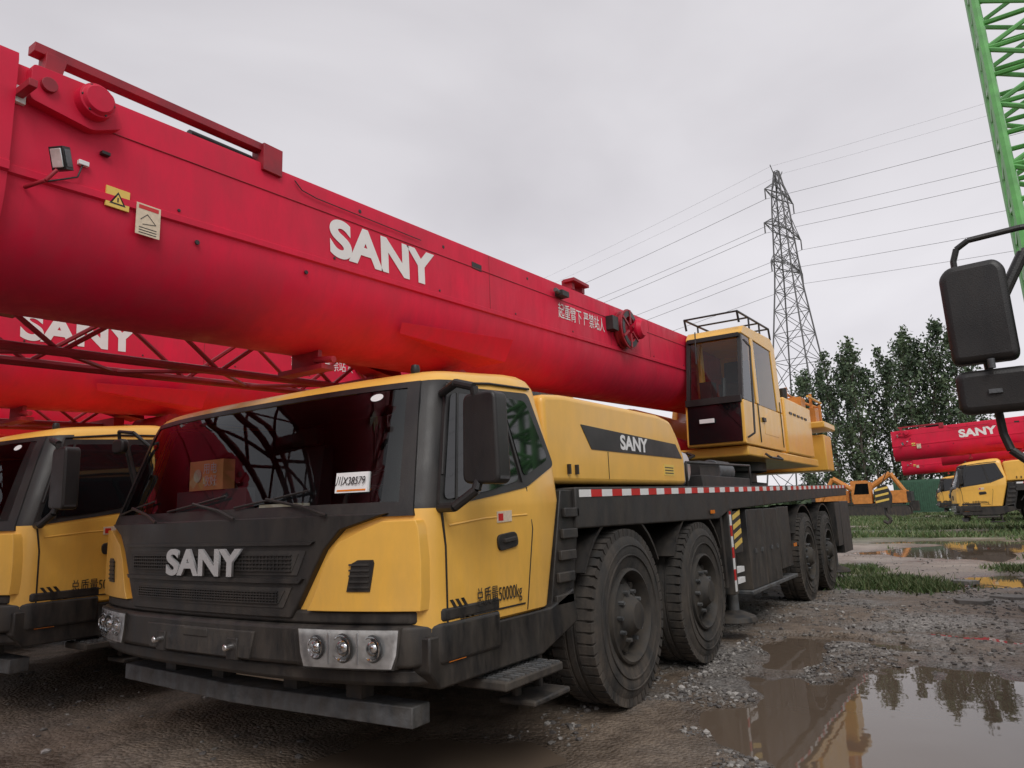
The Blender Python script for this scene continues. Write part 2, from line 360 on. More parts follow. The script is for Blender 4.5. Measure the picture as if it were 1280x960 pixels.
    fpatch(mb,[(1.362,.86,1.01),(1.370,.86,1.01)],.0175,ORG,2)
    mb.build('number_card',E)
    o=text('number_text','川X38579',(.925,frontY(.925,1.41)-.0225,1.408),.055,BLK,'front',E,sx=.72,bold=0); o.rotation_euler=(math.radians(90-20),0,math.radians(9))
    mb=MB(); 
    V=[(.93+.035*math.cos(a),1.83+.03*math.sin(a)) for a in np.linspace(0,2*math.pi,17)[:-1]]
    mb.add([adj((x,frontY(x,z)-.006,z)) for x,z in V],[tuple(range(16))],WHT)
    mb.build('round_sticker',E,recalc=False)
    mb=MB()
    P=roundpoly([(1.45,1.37),(1.46,1.77),(1.64,1.775),(1.65,1.36)],.04); mb.prism(P,1,-1.93,-1.83,BLK)
    P=roundpoly([(-1.43,1.73),(-1.43,1.83),(-1.57,1.83),(-1.57,1.73)],.045); mb.prism(P,1,-1.93,-1.88,BLK)
    mb.build('mirror_housing',E,bevel=.02,seg=3)
    mb=MB()
    mb.path([(1.24,-1.80,1.82),(1.42,-1.92,1.83),(1.52,-1.92,1.80),(1.53,-1.90,1.70)],.02,BLK,10)
    mb.path([(1.31,-1.93,1.27),(1.42,-1.95,1.27),(1.52,-1.92,1.34),(1.53,-1.9,1.42)],.022,BLK,10)
    mb.path([(-1.23,-1.8,1.72),(-1.35,-1.90,1.86),(-1.5,-1.92,1.88),(-1.52,-1.9,1.80)],.012,BLK,8)
    mb.build('mirror_arm',E)
    mb=MB(); mb.cyl((1.0,-1.72,1.93),(1.0,-1.72,1.97),.02,BLK,10); mb.lathe([(.001,.03),(.02,.025),(.026,0),(.02,-.02)],(1.0,-1.72,1.98),BLK,12,ax=2); mb.build('roof_sensor',E)
    # ---- sill and steps
    mb=MB()
    for sg in (1,-1): mb.prism([(-2.02,.58),(-2.02,.725),(-1.0,.725),(-.74,.80),(-.70,.62),(-1.1,.50),(-1.95,.50)],0,sg*1.08,sg*1.325,BLK)
    for sg in (1,-1):
        x=sorted((sg*1.15,sg*1.44)); mb.box(x,(-1.62,-1.10),(.43,.475),BLKM); x2=sorted((sg*1.2,sg*1.42)); mb.box(x2,(-1.35,-1.0),(.30,.33),BLKM)
        mb.box(sorted((sg*1.24,sg*1.28)),(-1.3,-1.25),(.3,.5),BLKM); mb.box(sorted((sg*1.24,sg*1.28)),(-1.08,-1.04),(.3,.5),BLKM)
    mb.build('sill_and_steps',E,bevel=.01)
    mb=MB()
    for sg in (1,-1):
        for i in range(12):
            y=-1.60+i*.041
            for xx in (1.24,1.31,1.38): mb.box(sorted((sg*xx,sg*(xx+.055))),(y,y+.022),(.472,.482),GRYM)
        mb.box(sorted((sg*1.322,sg*1.335)),(-1.90,-1.78),(.605,.64),ORG)
        mb.box(sorted((sg*1.334,sg*1.342)),(1.75,1.85),(1.17,1.20),ORG); mb.box(sorted((sg*1.334,sg*1.342)),(4.72,4.85),(.72,.76),ORG)
    mb.build('step_treads_and_markers',E)
    mb=MB()
    for sg in (1,-1):
        mb.prism([(-.80,1.36),(-.62,1.36),(-.62,1.1),(-.74,.62),(-.98,.62)],0,sg*1.0,sg*1.30,BLK)
        for k in range(5):
            z=.72+k*.12; mb.box(sorted((sg*1.30,sg*1.325)),(-.93+k*.033,-.74+k*.028),(z,z+.055),BLKM)
    mb.build('cab_rear_louvre',E,bevel=.006)
    # ---- engine hood
    mb=MB()
    P=roundpoly([(-.84,1.40),(-.86,1.93),(-.62,1.955),(.95,1.975),(1.20,1.95),(1.34,1.83),(1.47,1.66),(1.47,1.42)],.05)
    mb.prism(P,0,-1.24,1.24,YEL); mb.build('engine_hood',E,bevel=.035,seg=4)
    mb=MB()
    for sg in (1,-1):
        P=roundpoly([(-.40,1.785),(1.27,1.755),(1.40,1.64),(-.26,1.63)],.01)
        mb.prism(P,0,sg*1.238,sg*1.244,BLK)
        mb.box(sorted((sg*1.238,sg*1.2425)),(-.02,-.014),(1.44,1.625),BLK)
        mb.box(sorted((sg*1.238,sg*1.243)),(.98,1.2),(1.49,1.58),STK)
        for k in range(3): mb.box(sorted((sg*1.243,sg*1.244)),(1.0,1.18),(1.505+k*.022,1.513+k*.022),BLK)
        for yy in (-.6,-.5): mb.box(sorted((sg*1.238,sg*1.26)),(yy,yy+.02),(1.46,1.52),BLK)
    mb.build('hood_graphics',E)
    text('hood_badge','SANY',(1.246,.42,1.70),.14,WHT,parent=E,bold=.005,sx=1.35)
    mb=MB(); mb.lathe([(.001,0),(.13,.01),(.16,.05),(.16,.55),(.13,.6),(.001,.61)],(.55,1.72,1.58),SIL,24); mb.cyl((.9,1.72,1.7),(.9,1.72,2.05),.045,GRYM,12); mb.build('silencer',E)
    # ---- deck
    def dz(y): return .015*y
    mb=MB()
    mb.prism([(-.66,1.13),(-.66,1.375),(9.0,1.375+dz(9)),(9.0,1.2+dz(9)),(7.5,1.2+dz(7.5)),(5,1.18+dz(5)),(2.35,1.16+dz(2.3)),(2.0,1.12)],0,-1.325,1.325,BLKM)
    mb.build('deck',E,bevel=.01)
    mb=MB()
    for sg in (1,-1):
        for y0,y1 in ((-.62,4.6),(4.75,8.95)):
            y=y0;k=0
            while y<y1:
                e=min(y+.15,y1); mb.prism([(y,1.325+dz(y)),(y,1.37+dz(y)),(e,1.37+dz(e)),(e,1.325+dz(e))],0,sg*1.322,sg*1.329,RTAPE if k%2 else WHT); y=e;k+=1
    mb.build('reflective_tape',E)
    mb=MB()
    for sg in (1,-1):
        for (c,hw) in ((-.0,.62),(1.45,.66),(5.54,.62),(6.89,.62)):
            pts=[]
            for a in np.linspace(math.radians(28),math.radians(152),13): pts.append((c+.64*math.cos(a),.56+.64*math.sin(a)))
            pin=[(c+(y-c)*1.03,.56+(z-.56)*1.03) for y,z in pts]
            mb.prism(pts+pin[::-1],0,sg*.92,sg*1.31,BLK)
        mb.prism([(2.1,1.15),(2.16,1.15),(2.2,.5),(2.14,.5)],0,sg*.95,sg*1.30,BLK)
    mb.build('mudguards',E)
    mb=MB()
    mb.box((-.45,.45),(-1.9,9.0),(.62,1.15),BLKM)
    for y in (0,1.45,5.54,6.89):
        mb.cyl((-1.1,y,.55),(1.1,y,.55),.10,BLKM,14); mb.lathe([(.001,-.2),(.22,-.16),(.26,0),(.22,.16),(.001,.2)],(0,y,.55),BLKM,20)
        mb.box((-1,-.7),(y-.45,y+.45),(.62,.72),BLKM); mb.box((.7,1),(y-.45,y+.45),(.62,.72),BLKM)
    mb.build('chassis',E)
    mb=MB()
    for y in (0,1.45,5.54,6.89):
        for sg in (1,-1): wheel(mb,sg*1.335,y,.55,sg)
    mb.build('wheels',E,ang=30)
    # ---- outriggers and lockers
    mb=MB()
    for sg in (1,-1):
        mb.box(sorted((sg*1.0,sg*1.32)),(2.30,2.42),(.42,1.20),BLKM)
        mb.box(sorted((sg*.6,sg*1.30)),(2.44,2.74),(.78,1.18),BLKM)
        mb.box(sorted((sg*.6,sg*1.31)),(2.92,3.55),(.40,1.19),BLKM); mb.box(sorted((sg*.6,sg*1.31)),(3.57,4.15),(.40,1.19),BLKM); mb.box(sorted((sg*.6,sg*1.31)),(4.17,4.72),(.50,1.2),BLKM)
        mb.box(sorted((sg*.6,sg*1.33)),(2.85,4.8),(.36,.40),GRYM)
        mb.box(sorted((sg*.9,sg*1.33)),(7.75,8.15),(.55,1.22),BLKM); mb.box(sorted((sg*.9,sg*1.33)),(8.2,9.02),(.42,1.24),BLKM)
        for y in (2.58,7.95):
            mb.cyl((sg*1.2,y,.22),(sg*1.2,y,1.2),.055,GRYM,14); mb.lathe([(.001,.06),(.07,.05),(.2,.0),(.22,-.05),(.001,-.06)],(sg*1.2,y,.20),BLKM,24,ax=2)
    mb.build('outriggers_and_lockers',E,bevel=.008)
    mb=MB()
    for sg in (1,-1):
        z=.45;k=0
        while z<1.18:
            e=min(z+.1,1.18); mb.box(sorted((sg*1.319,sg*1.326)),(2.315,2.36),(z,e),RTAPE if k%2 else WHT); z=e;k+=1
        for k in range(8):
            z=.82+k*.09
            if z+.10<1.2: mb.prism([(2.46,z),(2.46,z+.045),(2.72,z+.10),(2.72,z+.055)],0,sg*1.299,sg*1.304,STK)
        for y in (3.1,3.35,3.75,4.0): mb.box(sorted((sg*1.31,sg*1.325)),(y,y+.04),(.75,.79),GRYM)
        for y in (2.46,):
            for z in (.50,.60): mb.box(sorted((sg*1.25,sg*1.30)),(y,y+.26),(z,z+.05),WHT)
    mb.box((.9,1.2),(9.02,9.05),(.8,.92),RTAPE); mb.box((-1.2,-.9),(9.02,9.05),(.8,.92),RTAPE)
    mb.build('hazard_marks',E)
    # ---- slewing superstructure
    mb=MB(); mb.lathe([(.001,1.42),(.85,1.42),(.85,1.52),(.72,1.54),(.72,1.66),(.86,1.68),(.86,1.80),(.001,1.80)],(0,5.6,0),BLKM,48,ax=2); mb.build('turntable',E)
    mb=MB()
    mb.box((-.95,1.12),(3.95,8.0),(1.80,1.92),YEL); mb.box((-.55,-.44),(4.2,8.2),(1.92,2.55),YEL)
    mb.box((.44,.55),(5.8,8.2),(1.92,2.75),YEL); mb.prism([(5.9,2.5),(6.3,3.45),(6.9,3.45),(8.0,2.3),(8.0,1.95),(5.9,1.95)],0,.445,.54,YEL); mb.prism([(5.9,2.5),(6.3,3.45),(6.9,3.45),(8.0,2.3),(8.0,1.95),(5.9,1.95)],0,-.54,-.445,YEL)
    mb.box((-1.15,1.2),(8.3,8.9),(1.75,2.35),YEL); mb.box((-1.2,1.25),(8.15,9.1),(2.45,2.56),YEL)
    mb.box((.56,1.13),(5.95,7.7),(1.93,2.72),YEL); mb.box((-1.1,-.56),(4.6,7.8),(1.93,2.6),YEL)
    mb.build('superstructure_frame',E,bevel=.02)
    mb=MB()
    for y in (7.2,7.95): mb.lathe([(.001,-.4),(.24,-.4),(.24,-.36),(.17,-.35),(.17,.35),(.24,.36),(.24,.4),(.001,.4)],(0,y,2.5),ORGP,28)
    for x,y,h in ((.75,7.9,3.15),(1.05,8.3,3.05),(.7,8.7,3.1),(1.1,8.75,2.9)): mb.cyl((x,y,2.5),(x,y,h),.025,ORGP,8)
    mb.path([(1.1,7.8,2.95),(1.1,8.9,2.95)],.02,YEL); mb.path([(.7,7.8,3.1),(.7,8.9,3.05),(1.1,8.8,2.85)],.02,ORGP)
    mb.box((.7,1.0),(7.75,8.1),(2.6,2.95),ORGP); mb.box((.62,1.12),(8.2,8.5),(2.56,2.8),ORGP); mb.box((.6,.8),(6.2,6.9),(2.72,2.9),BLKM)
    for k in range(5): mb.box((1.13,1.14),(6.2+k*.25,6.35+k*.25),(2.5,2.53),BLK)
    mb.cyl((.9,7.0,2.72),(.9,7.0,3.0),.06,BLKM,14)
    mb.build('winches',E)
    # operator cab
    mb=MB()
    mb.prism(roundpoly([(3.80,1.93),(3.84,2.45),(5.74,2.45),(5.74,1.93)],.03),0,.44,1.14,YEL)
    mb.prism(roundpoly([(4.02,3.28),(4.14,3.40),(5.45,3.47),(5.66,3.35),(5.62,3.28)],.04),0,.44,1.14,YEL)
    mb.prism([(5.48,2.46),(5.40,3.29),(5.64,3.30),(5.735,2.46)],0,.44,1.14,YEL)
    for x in (.44,1.09):
        mb.prism([(4.43,2.46),(4.41,3.29),(4.53,3.29),(4.55,2.46)],0,x,x+.05,YEL)
    mb.build('operator_cab',E,bevel=.02,seg=3)
    mb=MB()
    for x in (.45,1.085):
        mb.prism([(3.855,2.46),(4.035,3.28),(4.09,3.28),(3.91,2.46)],0,x,x+.045,BLK)
    mb.box((.455,1.125),(3.80,3.845),(2.42,2.50),BLK); mb.box((.47,1.11),(4.0,4.05),(3.24,3.29),BLK)
    mb.prism([(3.785,1.96),(3.825,2.42),(3.835,2.42),(3.805,1.96)],0,.47,1.11,GLS)
    mb.box((.62,.80),(3.775,3.785),(2.2,2.25),WHT)
    mb.prism(roundpoly([(4.70,2.30),(5.1,2.44),(5.4,2.44),(5.4,2.1),(4.7,2.1)],.02),0,1.139,1.143,YEL)
    mb.box((1.138,1.150),(4.45,4.47),(1.98,2.46),BLK); mb.box((1.138,1.150),(5.6,5.61),(1.98,2.6),BLK)
    mb.box((1.138,1.165),(4.6,4.72),(2.25,2.3),BLK)
    mb.prism(roundpoly([(4.75,2.46),(4.72,2.8),(4.98,2.85),(5.05,3.15),(5.17,3.15),(5.15,2.46)],.03),0,.6,1.0,SEAT)
    mb.box((.55,.7),(4.1,4.3),(2.46,2.75),BLK); mb.path([(.8,4.2,2.46),(.8,4.3,2.8)],.03,BLK)
    mb.build('operator_cab_fittings',E,bevel=.004)
    mb=MB()
    mb.add([(.47,3.862,2.49),(1.11,3.862,2.49),(1.11,4.032,3.26),(.47,4.032,3.26)],[(0,1,2,3)],WSG)
    for x in (.452,1.128):
        mb.add([(x,3.90,2.46),(x,4.45,2.46),(x,4.43,3.28),(x,4.07,3.28)],[(0,1,2,3)],WSG); mb.add([(x,4.53,2.46),(x,5.48,2.46),(x,5.42,3.28),(x,4.51,3.28)],[(0,1,2,3)],WSG)
    mb.build('operator_cab_glass',E,recalc=False)
    mb=MB()
    for x in (.46,1.12):
        mb.path([(x,4.05,3.42),(x,4.0,3.55),(x,5.5,3.62),(x,5.55,3.47)],.014,BLK)
        mb.path([(x,4.5,3.42),(x,4.5,3.57)],.012,BLK); mb.path([(x,5.0,3.44),(x,5.0,3.6)],.012,BLK)
    for y,z in ((4.0,3.55),(4.5,3.575),(5.0,3.6),(5.5,3.62)): mb.path([(.46,y,z),(1.12,y,z)],.012,BLK)
    mb.path([(.6,3.95,3.36),(.6,3.90,2.95)],.008,BLK); mb.path([(1.15,3.86,2.0),(1.22,3.9,2.05),(1.22,4.05,3.1),(1.15,4.05,3.2)],.012,BLK)
    mb.path([(1.14,4.6,1.85),(1.2,4.6,1.8),(1.2,5.2,1.8),(1.14,5.2,1.85)],.015,BLK)
    mb.build('operator_cab_guard',E)
    mb=MB()
    mb.box((.3,1.2),(2.0,3.6),(1.41,1.52),BLKM); mb.box((.75,1.15),(2.1,2.7),(1.52,1.66),BLKM)
    mb.cyl((.95,3.0,1.6),(.95,3.5,1.6),.12,GRYM,16); mb.path([(1.2,1.6,1.40),(1.2,1.6,1.62),(1.2,3.6,1.66),(1.2,3.6,1.42)],.014,BLK)
    mb.box((-1.1,-.2),(2.0,3.6),(1.41,1.7),BLKM)
    for k in range(4): mb.path([(.3+.1*k,1.5,1.75-.05*k),(.4+.1*k,2.4,1.62),(.35+.1*k,3.4,1.8),(.3,4.1,1.9)],.018,BLK,6)
    mb.build('deck_equipment',E,bevel=.01)
    # ---- boom
    mb=MB(); boomloft(mb,-3.55,6.7,1.,0,RED,12); mb.build('boom_base_section',E,ang=24)
    mb=MB()
    boomloft(mb,-3.50,-3.40,1.07,-.03,RED); boomloft(mb,-3.95,-3.55,.93,.03,RED); boomloft(mb,-4.05,-3.97,1.0,0,RED); boomloft(mb,-4.35,-4.05,.87,.06,RED)
    boomloft(mb,-4.45,-4.37,.94,.03,RED); boomloft(mb,-4.7,-4.45,.8,.1,RED)
    mb.build('boom_inner_sections',E,ang=24)
    mb=MB()
    mb.box((-.3,-.24),(-5.35,-4.65),(2.2,3.05),RED); mb.box((.24,.3),(-5.35,-4.65),(2.2,3.05),RED)
    for y,z in ((-5.15,2.9),(-5.15,2.4)): mb.lathe([(.001,-.2),(.2,-.2),(.15,-.15),(.2,-.1),(.15,-.05),(.2,0),(.15,.05),(.2,.1),(.15,.15),(.2,.2),(.001,.2)],(0,y,z),BLKM,24)
    mb.build('boom_head',E)
    mb=MB()
    mb.prism([(-3.34,3.14),(-3.34,3.18),(-2.18,3.215),(-2.18,3.175)],0,.36,.42,REDD)
    mb.prism([(-3.30,3.05),(-3.30,3.15),(-3.22,3.15),(-3.24,3.05)],0,.36,.43,REDD)
    mb.box((.34,.44),(-2.26,-2.14),(3.06,3.21),REDD); mb.box((.0,.30),(-2.42,-2.2),(3.12,3.17),BLKM)
    mb.cyl((.30,-2.6,3.14),(.30,-2.25,3.15),.035,BLKM,12)
    mb.cyl((.1,-2.8,3.13),(.1,-2.25,3.15),.03,REDD,12)
    mb.prism(roundpoly([(-3.36,2.90),(-3.36,3.05),(-3.05,3.07),(-3.0,2.93),(-3.12,2.87)],.02),0,.40,.47,RED)
    mb.lathe([(.001,.04),(.055,.038),(.065,.02),(.072,.018),(.075,-.05),(.001,-.05)],(.50,-3.13,2.985),RED,28)
    for a in range(6): mb.cyl((.49,-3.13+.062*math.cos(a*1.047),2.985+.062*math.sin(a*1.047)),(.525,-3.13+.062*math.cos(a*1.047),2.985+.062*math.sin(a*1.047)),.006,BLKM,6)
    mb.cyl((.44,-3.30,2.98),(.49,-3.30,2.98),.03,REDD,14)
    mb.box((.42,.44),(-3.40,-3.36),(2.88,2.95),WHT); mb.box((.42,.56),(-3.4,-3.37),(2.9,2.93),REDD)
    mb.box((.42,.445),(-3.065,-3.03),(2.80,2.815),BLK)
    mb.box((.42,.44),(-3.15,-3.11),(2.72,2.74),WHT)
    mb.path([(.43,-3.13,2.73),(.435,-3.15,2.66),(.435,-3.22,2.62),(.43,-3.26,2.60)],.004,BLK,6)
    mb.path([(.43,-2.05,3.08),(.432,-2.0,3.04),(.432,-1.9,3.03),(.432,-1.0,3.06)],.0035,BLK,6)
    for i in range(9):
        y=-2.7+i*.95; mb.cyl((.42,y,btop(y)-.42),(.425,y,btop(y)-.42),.008,BLK,10)
    for y,z in ((-1.55,-.07),(-.75,-.09),(.35,-.08),(-1.95,-.55),(-2.6,-.55)): mb.cyl((.415,y,btop(y)+z),(.423,y,btop(y)+z),.012,BLK,12)
    for y in (-.2,1.9,2.9): mb.box((.418,.4225),(y,y+.005),(btop(y)-.44,btop(y)-.02),REDD)
    mb.box((.418,.424),(-.42,-.30),(3.03,3.08),BLK)
    mb.path([(.4225,y,btop(y)-.16) for y in np.linspace(-3.4,5,12)],.003,REDD,6)
    for y in (1.15,1.35): mb.box((.30,.41),(y,y+.05),(btop(y),btop(y)+.10),REDD)
    mb.box((.33,.45),(1.12,1.42),(btop(1.3)+.06,btop(1.3)+.09),REDD); mb.box((.42,.50),(.80,.92),(btop(.9)-.15,btop(.9)-.10),BLKM); mb.cyl((.46,.8,btop(.9)-.12),(.46,.74,btop(.9)-.11),.02,GRYM,10)
    mb.lathe([(.001,.0),(.20,.0),(.20,.02),(.17,.025),(.17,.07),(.21,.075),(.21,.09),(.13,.095),(.13,.05),(.001,.05)],(.43,2.16,3.06),REDD,36)
    mb.lathe([(.135,.092),(.19,.092),(.19,.097),(.135,.097)],(.43,2.16,3.06),BLK,36)
    for a in range(6): mb.box((.52,.535),(-.012,.012),(.05,.2),REDD,Matrix.Translation((0,2.16,3.06))@Matrix.Rotation(a*1.047,4,'X'))
    mb.lathe([(.001,.0),(.11,.0),(.11,.10),(.08,.14),(.001,.14)],(.45,2.36,3.10),RED,24)
    mb.box((.42,.50),(1.80,1.93),(3.0,3.14),BLKM)
    for sg in (1,-1):
        V=[(sg*.42,-1.18,2.455),(sg*.42,-.32,2.475),(sg*.70,-.32,2.455),(sg*.36,-1.14,2.40),(sg*.36,-.32,2.30),(sg*.62,-.32,2.30)]
        mb.add(V,[(0,1,2),(3,5,4),(0,2,5,3),(1,4,5,2)],RED)
    mb.box((-.12,.12),(-1.60,-1.57),(2.15,2.26),REDD); mb.box((-.2,.2),(-1.64,-1.54),(2.12,2.15),REDD)
    mb.cyl((.1,-1.6,2.19),(.26,-1.6,2.17),.02,REDD,12)
    mb.build('boom_fittings',E,bevel=.003,ang=30)
    mb=MB(); M=Matrix.Translation((.54,-3.26,2.66))@Matrix.Rotation(.5,4,'Z')@Matrix.Rotation(.35,4,'X')
    mb.box((-.03,.03),(-.022,.022),(-.045,.045),BLK,M); mb.box((-.022,.022),(-.027,-.021),(-.036,.036),LENS,M); mb.box((.029,.033),(-.016,.016),(-.034,.034),GRYM,M)
    mb.path([(.42,-3.33,2.55),(.52,-3.30,2.56),(.54,-3.27,2.61)],.008,REDD); mb.build('work_lamp',E,bevel=.004)
    mb=MB()
    mb.box((.418,.4275),(-3.03,-2.93),(2.585,2.675),STK); q=.4280; mb.add([(q,-3.015,2.60),(q,-2.945,2.60),(q,-2.98,2.66)],[(0,1,2)],BLK); q=.4288; mb.add([(q,-3.003,2.607),(q,-2.957,2.607),(q,-2.98,2.647)],[(0,1,2)],STK); mb.box((.4288,.4294),(-2.983,-2.977),(2.612,2.633),BLK)
    mb.box((.429,.4310),(-2.90,-2.79),(2.50,2.645),STC); mb.box((.431,.4320),(-2.89,-2.80),(2.62,2.638),RTAPE); mb.path([(.431,-2.88,2.57),(.431,-2.85,2.60),(.431,-2.81,2.56),(.431,-2.87,2.55)],.002,BLK,4)
    for k in range(3): mb.box((.431,.4317),(-2.885,-2.805),(2.508+k*.012,2.512+k*.012),BLK)
    mb.build('boom_stickers',E,recalc=False)
    text('boom_logo','SANY',(.4235,-1.335,2.850),.30,WHT,parent=E,bold=.013,sx=1.2,ry=.044)
    text('boom_warning','起重臂下 严禁站人',(.4235,1.30,3.00),.150,WHT,parent=E,bold=0,sx=.74,ry=.044)
    mb=MB(); mb.cyl((0,.1,2.16),(0,4.3,1.98),.15,RED,28); mb.cyl((0,4.2,1.98),(0,4.9,1.95),.18,RED,28); mb.cyl((0,-.35,2.18),(0,.1,2.16),.09,CHR,20); mb.cyl((-.3,-.4,2.2),(.3,-.4,2.2),.08,REDD,20)
    mb.build('luffing_cylinder',E)
    mb=MB()
    y0,y1=-4.6,.6
    zl,zh=2.10,2.46
    for x in (-.62,-1.0):
        for z in (zl,zh): mb.cyl((x,y0,z),(x,y1,z+.18),.026,REDD,8)
    k=11
    for i in range(k):
        a=y0+(y1-y0)*i/k;b=y0+(y1-y0)*(i+1)/k;za=.18*i/k;zb=.18*(i+1)/k
        if i%2: a,b,za,zb=b,a,zb,za
        for x in (-.62,-1.0): mb.cyl((x,a,zl+za),(x,b,zh+zb),.014,REDD,6)
        for z in (zl,zh): mb.cyl((-.62,a,z+za),(-1.0,b,z+zb),.014,REDD,6)
    mb.box((-1.0,-.4),(-.6,-.5),(2.2,2.3),REDD); mb.box((-1.0,-.4),(-2.9,-2.8),(2.4,2.5),REDD)
    mb.build('lattice_jib',E)
    return E
T=build_truck()
def clone(E,name,loc,rz=0,sc=1.,skip=()):
    e=empty(name,loc,rz,sc)
    for c in list(E.children):
        if c.name in skip: continue
        d=c.copy(); COL.objects.link(d); d.parent=e
    return e
HS=('boom_head','boom_inner_sections','lattice_jib')
clone(T,'truck_crane.001',(-3.23,-.28,0))
clone(T,'truck_crane.002',(-6.55,-.1,0))
clone(T,'truck_crane.003',(4.9,26,.0),-math.pi/2,1.22,HS)
clone(T,'truck_crane.004',(6.2,37,.0),-math.pi/2,1.3,HS)
clone(T,'truck_crane.005',(3.4,47,.0),-math.pi/2,1.25,HS)

# ------------------------------------------------------------------ green crane on the right
G=empty('green_truck_crane')
def lattice(mb,p0,p1,w,h,nseg,m,rc=.05,rb=.022,side=Vector((1,0,0))):
    p0=Vector(p0);p1=Vector(p1);d=(p1-p0); u=side; v=d.normalized().cross(u).normalized()
    C=[(0,0),(w,0),(w,h),(0,h)]
    for a,b in C: mb.cyl(p0+u*a+v*b,p1+u*a+v*b,rc,m,8)
    for i in range(nseg):
        s=p0+d*(i/nseg); e=p0+d*((i+1)/nseg)
        if i%2: s,e=e,s
        for k in range(4):
            a=C[k];b=C[(k+1)%4]; mb.cyl(s+u*a[0]+v*a[1],e+u*b[0]+v*b[1],rb,m,6)
            q=min(s,e,key=lambda t:(t-p0).length); mb.cyl(q+u*a[0]+v*a[1],q+u*b[0]+v*b[1],rb,m,6)
mb=MB(); lattice(mb,(3.99,3.3,1.9),(4.12,8.6,13.4),.75,.75,24,GRN,.055,.03)
mb.box((4.05,4.6),(3.35,3.6),(1.9,2.6),GRN); mb.build('lattice_boom',G)
mb=MB()
mb.prism(roundpoly([(-1.4,.75),(-1.45,1.4),(-1.25,2.35),(-1.0,2.5),(.2,2.5),(.3,2.4),(.3,.75)],.06),0,4.2,6.6,GRN)
mb.build('cab_shell',G,bevel=.04)
mb=MB(); mb.prism(roundpoly([(-1.3,1.5),(-1.15,2.3),(-.1,2.3),(-.1,1.5)],.05),0,4.19,4.2,GLS); mb.box((4.35,6.45),(-1.47,-1.42),(1.45,2.25),GLS)
mb.box((4.25,6.55),(.4,9.5),(1.15,1.4),BLKM); mb.box((4.9,5.9),(-1.2,9.5),(.6,1.15),BLKM); mb.box((4.2,6.6),(-1.6,-1.2),(.5,.8),BLK)
mb.box((4.6,6.3),(3.0,8.6),(1.42,2.1),GRN); mb.build('cab_glass_and_chassis',G)
mb=MB()
for y in (.3,1.75,5.5,6.85):
    wheel(mb,4.22,y,.55,-1); wheel(mb,6.58,y,.55,1)
mb.build('wheels',G,ang=30)
mb=MB()
mb.prism(roundpoly([(3.335,1.70),(3.33,2.03),(3.36,2.065),(3.51,2.07),(3.535,2.035),(3.54,1.70)],.03),1,-1.47,-1.38,BLK)
mb.prism(roundpoly([(3.335,1.52),(3.335,1.675),(3.57,1.675),(3.57,1.52)],.035),1,-1.46,-1.38,BLK)
mb.build('mirror_housing',G,bevel=.025,seg=3)
mb=MB()
mb.path([(3.385,-1.40,2.05),(3.385,-1.40,2.10),(3.40,-1.40,2.145),(3.44,-1.40,2.17),(3.60,-1.38,2.185),(4.2,-1.25,2.2)],.011,BLK,10)
mb.path([(3.44,-1.34,1.74),(3.455,-1.34,1.45),(3.47,-1.35,1.39),(3.52,-1.35,1.34),(3.65,-1.33,1.27),(4.2,-1.25,1.1)],.014,BLK,10)
mb.path([(3.52,-1.36,1.95),(3.60,-1.34,2.1),(4.2,-1.25,2.15)],.02,BLK,10)
mb.cyl((3.45,-1.478,1.672),(3.45,-1.478,1.705),.012,GRYM,12); mb.box((3.43,3.47),(-1.47,-1.455),(1.585,1.60),GRYM)
mb.build('mirror_arm',G)

# ------------------------------------------------------------------ far yard objects
C=empty('shipping_container',(0,0,0))
mb=MB(); mb.box((-3.2,.6),(62,64.4),(.15,2.75),DGR)
for i in range(24):
    x=-3.1+i*.155; mb.box((x,x+.08),(61.96,62.0),(.3,2.6),DGR)
mb.build('container_body',C)
def crawler(name,loc,sc=1,rz=0):
    W=empty(name,loc,rz,sc); mb=MB()
    for y in (-1.1,.7): mb.prism(roundpoly([(-2,0),(-2,.8),(2,.8),(2,0)],.38),1,y,y+.5,BLKM)
    mb.box((-1.7,1.6),(-1.1,1.1),(.85,1.0),BLKM); mb.box((-.2,1.9),(-1.15,1.15),(1.0,1.9),ORGP); mb.box((1.5,2.2),(-1.1,1.1),(1.1,1.8),BLKM)
    mb.prism(roundpoly([(-1.7,1.0),(-1.75,1.9),(-1.5,2.6),(-.4,2.6),(-.4,1.0)],.08),1,-1.15,-.2,ORGP); mb.prism([(-1.6,1.7),(-1.4,2.5),(-.55,2.5),(-.55,1.7)],1,-1.16,-1.15,GLS)
    mb.cyl((-1.0,.3,1.5),(-3.2,.3,3.0),.2,ORGP,8); mb.cyl((-3.2,.3,3.0),(-4.4,.3,1.0),.16,ORGP,8); mb.box((-4.8,-4.2),(0,.7),(.3,1.0),BLKM)
    mb.build('crawler_body',W,bevel=.04)
crawler('orange_excavator',(-3.6,56,0),1.0); crawler('orange_excavator.001',(-6.6,60,0),1.1,math.pi)
H=empty('hook_block')
mb=MB(); mb.prism(roundpoly([(-.26,1.0),(-.34,1.6),(.1,1.85),(.28,1.4),(.2,.9)],.1),1,26.0,26.3,BLKM)
for k in range(3): mb.prism([(-.28,1.12+k*.22),(-.28,1.20+k*.22),(.18,1.30+k*.22),(.18,1.22+k*.22)],1,25.99,26.0,STK)
mb.path([(0,26.15,.95),(0,26.15,.7),(.15,26.15,.5),(.05,26.15,.35),(-.12,26.15,.45)],.06,BLKM); mb.path([(-.05,26.15,1.8),(.55,26.1,3.0)],.015,BLKM)
mb.build('block',H)

